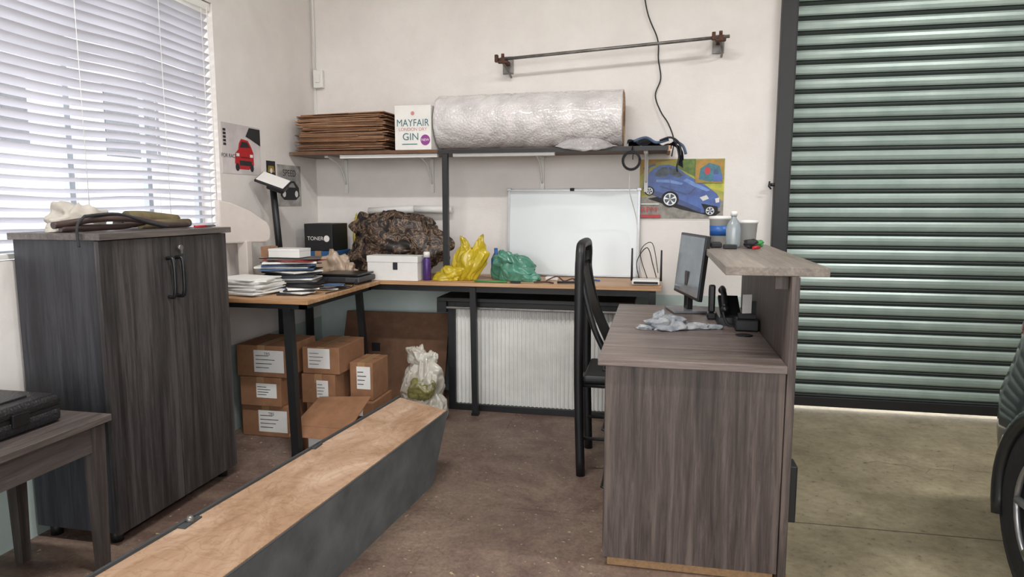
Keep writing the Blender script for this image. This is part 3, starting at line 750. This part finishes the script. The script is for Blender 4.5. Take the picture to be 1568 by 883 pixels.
for i, (mm, a) in enumerate(((m_ink, 5), (m_paper, -18), (m_ink, 20), (m_paper, 34), (m_blackpl, -8))):
    M_ = TR(-1.86+.01*i, 3.25+.01*i, z) @ rotz(a); b.box(-.08, -.05, 0, .08, .05, .008, mm, .002, M_); z += .0085
b.done()
b = B('loose_papers'); z = D
for x, y, a, mm in ((-1.79, 3.50, 20, m_paper), (-1.76, 3.57, -30, m_ink), (-1.80, 3.56, 48, m_paper), (-1.79, 3.45, -12, mg2), (-1.77, 3.52, 5, mb2)):
    M_ = TR(x, y, z) @ rotz(a); b.box(-.05, -.038, 0, .05, .038, .005, mm, .001, M_); z += .0055
b.done()
b = B('computer_monitor'); m_mw = MAT('monitor_white', '#d2c9c2', .45, var=.08)
fr = Fr((-2.345, 3.30, 0), (.12, .30, 0), (0, 0, 1))
b.prism(fr, [(0, 1.09), (.9, 1.085), (.98, 1.10), (1, 1.13), (.99, 1.17), (.93, 1.20), (.6, 1.265), (.25, 1.31), (0, 1.325)], .04, m_mw, .008)
b.box(-2.30, 3.42, D, -2.24, 3.47, 1.10, m_mw, .005); b.box(-2.34, 3.40, D, -2.24, 3.52, D+.012, m_mw, .004)
b.done()
b = B('pole_display')
b.cyl((-2.235, 3.77, D), (-2.27, 3.76, 1.42), .020, m_black); b.box(-2.285, 3.72, D, -2.19, 3.81, D+.014, m_ink, .003)
Mh = TR(-2.25, 3.73, 1.43) @ rotz(14) @ Matrix.Rotation(math.radians(20), 4, 'Y') @ Matrix.Rotation(math.radians(26), 4, 'X')
b.box(-.09, -.065, 0, .09, .065, .016, m_black, .006, Mh); b.box(-.083, -.058, .016, .083, .058, .020, m_white, .003, Mh)
b.box(-.02, -.05, -.028, .085, .05, -.001, m_black, .008, Mh)
b.done()
b = B('weighing_scale')
b.box(-1.985, 3.70, D+.012, -1.70, 3.94, D+.045, MAT('scale_grey', '#3c3e41', .5), .008); b.box(-1.975, 3.705, D+.05, -1.71, 3.935, D+.062, MAT('scale_plate', '#2c2e31', .3, metal=.6), .004)
for x in (-1.96, -1.73):
    for y in (3.73, 3.91): b.cyl((x, y, D), (x, y, D+.013), .014, m_ink)
b.box(-1.93, 3.74, D+.045, -1.76, 3.90, D+.05, m_ink); b.box(-1.90, 3.692, D+.015, -1.79, 3.702, D+.042, m_ink, .003)
b.tube([(-1.72, 3.70, D+.03), (-1.70, 3.6, D+.004), (-1.70, 3.45, D+.004), (-1.71, 3.3, D+.004)], .003, m_ink, 6, 6)
b.done()

# ------------------------------------------------------------ workbench items
b, fr = carton('blue_carton', -2.30, 4.14, D, -2.08, 4.40, .995, MAT('carton_blue', '#2c5c8e', .6), lab=(.1, .9, .4, .8)); b.done()
b, fr = carton('toner_carton', -2.29, 4.15, .997, -2.09, 4.38, 1.175, MAT('carton_black', '#1d1e21', .5), label=False, tape=False)
b.text('TONER', .035, fr, .4, .45, m_paper); b.disc(fr, .8, .45, .1, .12, m_paper); b.done()
b = B('crumpled_wrapper'); m_wr = MAT('plastic_beige', '#c0aa95', .3, var=.25, scale=14, coat=.3)
b.blob((-2.02, 4.05, D+.07), (.11, .06, .11), m_wr, .6, 1.7, 5, 5, D, 1.6); b.blob((-1.94, 4.04, D+.04), (.07, .05, .06), m_wr, .6, 1.7, 6, 5, D, 1.6); b.done()
def camo():
    m, nt, p = base('camo_fabric'); mp = mapping(nt)
    n = N(nt, 'ShaderNodeTexNoise', Scale=13, Detail=3, Roughness=.6, Distortion=1.2); nt.links.new(mp.outputs[0], n.inputs['Vector'])
    r = ramp(nt, [(0, H('#1c1715')), (.43, H('#42342c')), (.48, H('#7c6652')), (.52, H('#27201d')), (.57, H('#54453a')), (.63, H('#86705a'))], 'CONSTANT')
    nt.links.new(n.outputs[0], r.inputs[0]); nt.links.new(r.outputs[0], p.inputs['Base Color']); p.inputs['Roughness'].default_value = .5; return m
b = B('camouflage_tarp'); mcm = camo()
def cf(n, p):
    p.z *= 1-.28*max(0, n.x); p.z = min(p.z, .235+.02*n.x); return p
b.blob((-1.71, 4.30, D+.20), (.33, .135, .25), mcm, .40, 1.4, 11, 6, D, 1.3, cf, 34)
b.blob((-1.50, 4.25, D+.22), (.20, .10, .12), mcm, .5, 1.6, 21, 5, D, 1.3, None, 26, -.35)
b.blob((-1.87, 4.28, D+.31), (.13, .10, .11), mcm, .5, 1.6, 31, 5, D, 1.3, None, 26, .2)
b.blob((-1.66, 4.20, D+.22), (.20, .07, .09), mcm, .5, 1.6, 41, 5, D, 1.3, None, 22, -.25)
b.done()
b = B('paper_tube'); b.tube([(-1.62, 4.43, 1.27), (-1.36, 4.45, 1.265)], .024, m_paper, 20); b.tube([(-1.95, 4.43, 1.255), (-1.62, 4.43, 1.27)], .024, m_paper, 20); b.tube([(-1.95, 4.44, D), (-1.95, 4.44, 1.23)], .02, m_card, 14); b.done()
b = B('shoe_box'); b.box(-1.77, 3.975, D, -1.44, 4.10, .945, m_paper, .002); b.box(-1.773, 3.972, .945, -1.437, 4.103, .985, m_white, .002); b.box(-1.60, 3.9715, .90, -1.57, 3.974, .945, m_ink); b.done()
b = B('spray_can'); mpu = MAT('can_purple', '#4b3170', .35, metal=.3)
b.lathe((-1.405, 4.05, D), [(.024, 0), (.026, .004), (.026, .125), (.020, .14), (.014, .145)], mpu); b.lathe((-1.405, 4.05, D+.143), [(.020, 0), (.020, .030), (.016, .035)], m_white); b.done()
def bagmat(name, c, c2):
    m = MAT(name, c, .28, c2=c2, scale=6, coat=.5); m.node_tree.nodes['Principled BSDF'].inputs['Subsurface Weight'].default_value = .08; return m
m_yb = bagmat('bag_yellow', '#ccb62c', '#ac961e'); m_gb = bagmat('bag_green', '#55937e', '#3b725f'); m_wbag = bagmat('bag_white', '#c7c3ba', '#a19b8d')
b = B('yellow_plastic_bag')
b.blob((-1.16, 4.10, D+.085), (.105, .065, .135), m_yb, .5, 1.4, 2, 6, D, 1.7, lambda n, p: Vector((p.x+.35*p.z, p.y, p.z)), 30)
b.blob((-1.265, 4.07, D+.025), (.10, .055, .06), m_yb, .5, 1.5, 8, 5, D, 1.7, None, 26, .30)
b.blob((-1.085, 4.09, D+.19), (.035, .028, .075), m_yb, .5, 1.6, 9, 5, D, 1.7, None, 22, -.25)
b.blob((-1.165, 4.10, D+.205), (.035, .028, .055), m_yb, .5, 1.6, 19, 5, D, 1.7, None, 22, .3)
b.done()
b = B('green_plastic_bag')
b.blob((-.86, 4.17, D+.05), (.145, .075, .125), m_gb, .45, 1.3, 4, 6, D, 1.5, lambda n, p: Vector((p.x, p.y, p.z*(1-.5*n.x))), 30)
b.blob((-.925, 4.14, D+.12), (.065, .045, .065), m_gb, .5, 1.5, 5, 5, D, 1.7, None, 24, .3)
b.blob((-.79, 4.13, D+.02), (.10, .05, .045), m_gb, .5, 1.5, 7, 5, D, 1.7, None, 24, -.15)
b.done()
b = B('blue_spray_bottle'); b.lathe((-1.02, 4.30, D), [(.03, 0), (.032, .01), (.032, .12), (.012, .16), (.012, .19)], m_blue); b.done()
b = B('yellow_cloth'); b.blob((-2.05, 4.43, D+.17), (.025, .025, .24), m_yb, .35, 1.6, 12, 5, D, 1); b.done()
b = B('hand_tools')
b.cyl((-1.08, 3.985, D+.008), (-.88, 3.99, D+.008), .006, m_green); b.box(-.86, 3.985, D, -.80, 4.02, D+.01, m_ink, .002); b.tube([(-.72, 4.02, D+.006), (-.65, 4.05, D+.006), (-.60, 4.0, D+.006)], .005, m_rust, 8, 4)
b.cyl((-.58, 4.03, D+.008), (-.45, 4.05, D+.008), .007, m_ink); b.tube([(-.50, 4.20, D+.006), (-.42, 4.24, D+.006), (-.34, 4.18, D+.006)], .005, m_blue, 8, 4); b.box(-.68, 4.2, D, -.60, 4.26, D+.02, m_paper, .003)
b.tube([(-.66, 4.12, D+.006), (-.60, 4.15, D+.03), (-.55, 4.12, D+.006), (-.50, 4.14, D+.02), (-.46, 4.11, D+.006)], .004, m_rust, 8, 4)
b.done()
b = B('wifi_router')
b.box(-.14, 4.04, D+.002, .02, 4.16, D+.03, m_white, .006); b.box(-.13, 4.037, D+.008, .01, 4.041, D+.022, m_ink)
for x, h in ((-.145, .21), (.027, .2)): b.cyl((x, 4.15, D+.015), (x, 4.155, D+h), .007, m_ink, .005)
b.tube([(-.10, 4.16, D+.02), (-.12, 4.3, D+.12), (-.06, 4.38, D+.2), (-.02, 4.40, D+.08), (.0, 4.40, D+.01)], .003, m_ink, 6, 6)
b.tube([(-.05, 4.16, D+.02), (-.10, 4.25, D+.18), (-.03, 4.35, D+.23), (.01, 4.4, D+.04)], .0025, m_ink, 6, 6)
b.done()

# ------------------------------------------------------------ reception desk items
K = .772; KC = 1.097
m_scr = MAT('screen_glass', '#7d8a94', .10, c2='#66727d', scale=3)
b = B('flat_screen_monitor')
Mm = TR(.145, 3.49, K) @ rotz(-77); Mt = Mm @ Matrix.Rotation(math.radians(-6), 4, 'X')
b.box(-.22, -.012, .075, .22, .012, .385, m_blackpl, .004, Mt)
b.box(-.208, -.0135, .09, .208, -.0115, .373, m_scr, 0, Mt)
b.box(-.03, .0, .01, .03, .03, .2, m_blackpl, .004, Mm); b.box(-.10, -.08, 0, .10, .09, .012, MAT('stand_grey', '#707276', .35), .005, Mm)
b.done()
b = B('desk_phone')
b.loft([[(x+dx, y+dy, z) for dx, dy in ((-.05, -.09), (.05, -.09), (.05, .09), (-.05, .09))] for x, y, z in ((.32, 3.18, K), (.325, 3.18, K+.035))], m_blackpl, smooth=False)
b.loft([[(.28, 3.10, K+.035), (.37, 3.10, K+.035), (.37, 3.26, K+.10), (.28, 3.26, K+.10)], [(.282, 3.11, K+.045), (.368, 3.11, K+.045), (.368, 3.265, K+.112), (.282, 3.265, K+.112)]], m_blackpl, smooth=False)
b.tube([(.30, 3.11, K+.075), (.30, 3.18, K+.125), (.30, 3.27, K+.145)], .013, m_blackpl, 10, 4)
b.blob((.30, 3.11, K+.07), (.018, .024, .018), m_blackpl, 0, 1, 0, 3); b.blob((.30, 3.27, K+.135), (.018, .024, .018), m_blackpl, 0, 1, 0, 3)
b.tube([(.29, 3.09, K+.06), (.31, 3.06, K+.01), (.36, 3.08, K+.008), (.38, 3.14, K+.008)], .004, m_ink, 8, 6)
b.done()
b = B('cordless_phone'); b.box(.235, 3.24, K, .275, 3.30, K+.03, m_blackpl, .006); b.box(.24, 3.255, K+.03, .27, 3.28, K+.16, m_blackpl, .008); b.box(.2385, 3.26, K+.11, .2395, 3.275, K+.14, m_scr); b.done()
b = B('desk_organizer')
b.box(.33, 2.96, K, .425, 3.05, K+.05, m_blackpl, .006); b.box(.345, 2.98, K+.05, .415, 3.03, K+.07, m_ink, .003)
b.box(.36, 3.01, K+.06, .40, 3.013, K+.15, m_paper, 0, TR(.38, 3.01, K) @ rotz(20) @ TR(-.38, -3.01, -K)); b.box(.37, 3.03, K+.05, .42, 3.035, K+.12, m_ink)
b.done()
b = B('crumpled_cloth')
mcl = MAT('cloth_grey', '#a8a9ab', .85, c2='#747c84', scale=26)
b.blob((.045, 2.97, K+.012), (.10, .075, .05), mcl, .6, 1.8, 51, 5, K, 2.2, None, 36)
b.blob((.02, 2.99, K+.03), (.045, .04, .05), mcl, .6, 1.8, 52, 5, K, 2.2, None, 30)
b.blob((.15, 2.99, K+.006), (.10, .035, .022), mcl, .6, 1.8, 53, 5, K, 2.2, None, 30)
b.blob((.24, 3.01, K+.004), (.055, .02, .018), mcl, .6, 1.8, 54, 4, K, 2.2, None, 30)
b.blob((-.04, 2.94, K+.004), (.05, .03, .016), mcl, .6, 1.8, 55, 4, K, 2.2, None, 30)
b.done()
m_clear = MAT('clear_plastic', '#c9d3d6', .15, trans=.6, var=.03)
b = B('white_tub'); b.lathe((.305, 3.56, KC), [(.045, 0), (.052, .13), (.056, .13), (.056, .145), (.02, .148)], m_white); b.lathe((.305, 3.56, KC+.05), [(.0492, 0), (.0512, .05)], m_blue); b.done()
b = B('clear_tub'); b.lathe((.44, 3.60, KC), [(.04, 0), (.048, .11), (.052, .11), (.052, .125), (.02, .127)], m_white); b.done()
b = B('plastic_bottle'); b.lathe((.355, 3.42, KC), [(.030, 0), (.034, .01), (.034, .09), (.028, .115), (.012, .14), (.012, .155)], m_clear); b.lathe((.355, 3.42, KC+.15), [(.016, 0), (.016, .02), (.01, .022)], m_white); b.done()
b = B('desk_trinkets')
b.box(.25, 3.36, KC, .30, 3.44, KC+.025, m_ink, .006); b.blob((.43, 3.38, KC+.02), (.035, .05, .022), m_ink, .3, 2, 3, 4, KC); b.blob((.48, 3.48, KC+.015), (.025, .03, .018), m_green, .3, 2, 3, 4, KC)
b.cyl((.43, 3.28, KC+.008), (.46, 3.31, KC+.008), .007, m_red); b.box(.30, 3.28, KC, .36, 3.32, KC+.02, m_ink, .004)
b.done()

# ------------------------------------------------------------ under the desk
def cb(*a, **k): b, fr = carton('cardboard_box', *a, m_card, **k); b.done()
def trs(x0, y0, z0, x1, y1, z1):
    b, fr = carton('cardboard_box', x0, y0, z0, x1, y1, z1, m_card, lab=(.35, .95, .15, .85)); b.text('TRS', .022, fr, .62, .74, m_ink, .003); b.done()
trs(-2.28, 3.36, .001, -1.985, 3.68, .180); cb(-2.27, 3.34, .182, -2.02, 3.64, .345, lab=(.4, .9, .3, .8)); trs(-2.29, 3.35, .347, -1.985, 3.68, .525)
cb(-1.955, 3.50, .001, -1.72, 3.80, .175, lab=(.1, .5, .2, .8)); cb(-1.965, 3.47, .177, -1.76, 3.80, .345, lab=(.45, .8, .2, .8)); cb(-1.96, 3.48, .347, -1.735, 3.82, .50, lab=(.15, .75, .2, .95))
cb(-1.715, 3.57, .18, -1.575, 3.80, .40, lab=(.3, .9, .3, .9)); cb(-1.715, 3.53, .001, -1.56, 3.82, .178, lab=(.2, .6, .2, .8))
b = B('open_carton')
x0, x1, y0, y1, h = -1.86, -1.56, 3.20, 3.44, .13
for a in ((x0, y0, .001, x1, y0+.006, h), (x0, y1-.006, .001, x1, y1, h), (x0, y0, .001, x0+.006, y1, h), (x1-.006, y0, .001, x1, y1, h), (x0, y0, .001, x1, y1, .008)): b.box(*a, m_card)
b.loft([[(x0-.01, y0, h), (x1+.01, y0, h), (x1+.03, y1, h+.11), (x0+.02, y1, h+.09)], [(x0-.01, y0, h+.006), (x1+.01, y0, h+.006), (x1+.03, y1, h+.116), (x0+.02, y1, h+.096)]], m_card, smooth=False)
b.loft([[(x0-.01, y0-.002, h), (x1+.01, y0-.002, h), (x1+.01, y0-.05, h-.045), (x0-.01, y0-.045, h-.04)], [(x0-.01, y0-.002, h+.005), (x1+.01, y0-.002, h+.005), (x1+.01, y0-.055, h-.043), (x0-.01, y0-.05, h-.038)]], m_card, smooth=False)
b.flat(Fr((x0, y0, 0), (x1-x0, 0, 0), (0, 0, h)), rect(.25, .6, .1, .6), m_paper, .002)
b.done()
b = B('leaning_cardboard')
b.loft([[(-2.12, 4.20, .001), (-1.36, 4.20, .001), (-1.36, 4.215, .001), (-2.12, 4.215, .001)], [(-2.12, 4.40, .56), (-1.37, 4.40, .565), (-1.37, 4.415, .565), (-2.12, 4.415, .56)]], m_card2, smooth=False)
b.box(-1.90, 4.307, .30, -1.84, 4.309, .36, m_ink)
b.done()
b = B('rubbish_bag')
def wf(n, p):
    k_ = max(0, n.z); p.x *= 1-.30*k_**2; p.y *= 1-.35*k_**2; return p
b.blob((-1.39, 3.86, .19), (.145, .11, .215), m_wbag, .42, 1.4, 6, 6, .001, 1.7, wf, 34)
b.blob((-1.30, 3.84, .06), (.085, .075, .12), m_wbag, .45, 1.6, 7, 5, .001, 1.7, None, 26)
b.blob((-1.35, 3.77, .20), (.085, .035, .06), bagmat('bag_lime', '#8f8c50', '#6f6b42'), .5, 1.6, 15, 5, .001, 1.7, None, 26)
b.blob((-1.40, 3.86, .38), (.06, .045, .07), m_wbag, .5, 1.6, 16, 5, .001, 1.7, None, 22, .3)
b.blob((-1.33, 3.86, .37), (.05, .04, .06), m_wbag, .5, 1.6, 17, 5, .001, 1.7, None, 22, -.5)
b.done()

# ------------------------------------------------------------ car (stands on the garage floor)
m_cp = MAT('car_paint', '#282c30', .35, metal=.4, coat=.5, var=.05); m_tyre = MAT('tyre_rubber', '#161616', .8, bump=.2); m_trimc = MAT('car_trim', '#1f2123', .6)
m_cg = MAT('car_glass', '#10151a', .08); m_tail = MAT('tail_lamp', '#7c1a1a', .15, coat=.6)
b = B('car'); cx = 2.08
prof = [(.20, .78), (.30, .84), (.45, .86), (.60, .86), (.72, .82), (.84, .79), (.93, .75), (.95, .6)]
stY = [(3.02, .62, .9), (2.98, .80, .95), (2.90, .90, .98), (2.76, .965, 1), (2.5, 1, 1), (1.8, 1, 1), (.6, 1, 1), (-.2, 1, .98), (-.8, .98, .92), (-1.15, .92, .86), (-1.3, .78, .78)]
rings = []
for y, ws, hs in stY:
    L_ = [(cx-w*ws, y, .2+(z-.2)*hs) for z, w in prof]; R_ = [(cx+w*ws, y, .2+(z-.2)*hs) for z, w in reversed(prof)]
    rings.append(L_+R_)
b.loft(rings, m_cp)
gr = []
for y, w0, w1, z1 in ((2.86, .68, .62, 1.0), (2.55, .72, .60, 1.38), (2.0, .74, .60, 1.47), (1.0, .74, .60, 1.48), (.4, .74, .60, 1.38), (-.25, .72, .66, .96)):
    gr.append([(cx-w0, y, .92), (cx-w1, y, z1), (cx-w1*.8, y, z1+.03), (cx+w1*.8, y, z1+.03), (cx+w1, y, z1), (cx+w0, y, .92)])
b.loft(gr, m_cg)
b.loft([[(cx-.60, y, z), (cx+.60, y, z), (cx+.58, y, z+.03), (cx-.58, y, z+.03)] for y, z in ((2.55, 1.39), (2.0, 1.485), (1.0, 1.495), (.45, 1.40))], m_cp)
for sx in (-1, 1):
    for y in (2.30, -.35):
        xo = cx+sx*.875; xi = cx+sx*.66
        ring = []
        for x, r in ((xi, .25), (xi, .29), (xi+sx*.02, .315), (xo-sx*.02, .315), (xo, .295), (xo+sx*.002, .22), (xo-sx*.02, .20)):
            ring.append([(x, y+r*math.cos(a*math.pi/24), .316+r*math.sin(a*math.pi/24)) for a in range(48)])
        b.loft(ring, m_tyre)
        b.cyl((xo-sx*.03, y, .316), (xo-sx*.012, y, .316), .205, m_ink, seg=40)
        b.tube([(xo-sx*.004, y+.205*math.cos(a*math.pi/20), .316+.205*math.sin(a*math.pi/20)) for a in range(41)], .010, m_alu, 8)
        for q in range(7):
            a = q*2*math.pi/7; b.tube([(xo-sx*.008, y+.03*math.cos(a), .316+.03*math.sin(a)), (xo-sx*.004, y+.2*math.cos(a), .316+.2*math.sin(a))], .014, m_alu, 8)
        b.cyl((xo-sx*.012, y, .316), (xo+sx*.002, y, .316), .04, m_alu)
        b.tube([(cx+sx*.862, y+.345*math.cos(math.radians(a)), .316+.345*math.sin(math.radians(a))) for a in range(-18, 199, 9)], .028, m_cp, 8)
        b.cyl((cx+sx*.68, y, .316), (cx+sx*.863, y, .316), .345, m_ink, seg=40)
    b.blob((cx+sx*.655, 2.91, .82), (.05, .07, .085), m_tail, 0, 1, 0, 4)
b.box(cx-.6, 2.95, .18, cx+.6, 3.04, .34, m_trimc, .02)
b.box(cx-.89, .35, .9, cx-.78, .5, 1.02, m_cp, .03)
b.done()

# ------------------------------------------------------------ light
w = bpy.data.worlds.new('sky'); scene.world = w; w.use_nodes = True
bg = w.node_tree.nodes['Background']; bg.inputs[0].default_value = (.985, .985, 1, 1); bg.inputs[1].default_value = 4.9
def area(name, loc, rot, sx, sy, e, col=(1, 1, 1), portal=False):
    l = bpy.data.lights.new(name, 'AREA'); l.shape = 'RECTANGLE'; l.size = sx; l.size_y = sy; l.energy = e; l.color = col
    o = bpy.data.objects.new(name, l); o.location = loc; o.rotation_euler = [math.radians(a) for a in rot]; scene.collection.objects.link(o)
    if portal: l.cycles.is_portal = True
    return o
area('daylight_portal', (1.0, YF-.05, 1.55), (90, 0, 0), 5.8, 3.1, 1, portal=True)
area('window_portal', (XL-.25, (WY0+WY1)/2, 1.73), (0, -90, 0), 1.28, 2.7, 1, portal=True)
m_tube = MAT('added_fill_tube', '#ffffff', .5, emis=2.0)  # glowing tubes for the added fill fixtures, out of view
for i, (x, y) in enumerate(((-.9, 1.6), (2.3, 2.2))):
    b = B('added_fill_fixture')  # invented housing around the fill lamp, never in view
    b.box(x-.62, y-.05, ZC-.06, x+.62, y+.05, ZC-.001, m_white, .004)
    for dy in (-.03, .03): b.cyl((x-.6, y+dy, ZC-.075), (x+.6, y+dy, ZC-.075), .013, m_tube)
    b.done()
    area('added_fill_lamp', (x, y, ZC-.11), (0, 0, 0), 1.2, .12, 72, (1, .98, .96))  # fill lamp added overhead to brighten the room

# ------------------------------------------------------------ camera
cam = bpy.data.cameras.new('camera'); cam.lens = 24; cam.sensor_width = 36; cam.clip_start = .02
co = bpy.data.objects.new('camera', cam); co.location = (0, 0, 1.3); co.rotation_euler = (math.radians(83), 0, math.radians(12))
scene.collection.objects.link(co); scene.camera = co
scene.view_settings.view_transform = 'Standard'; scene.view_settings.exposure = 0
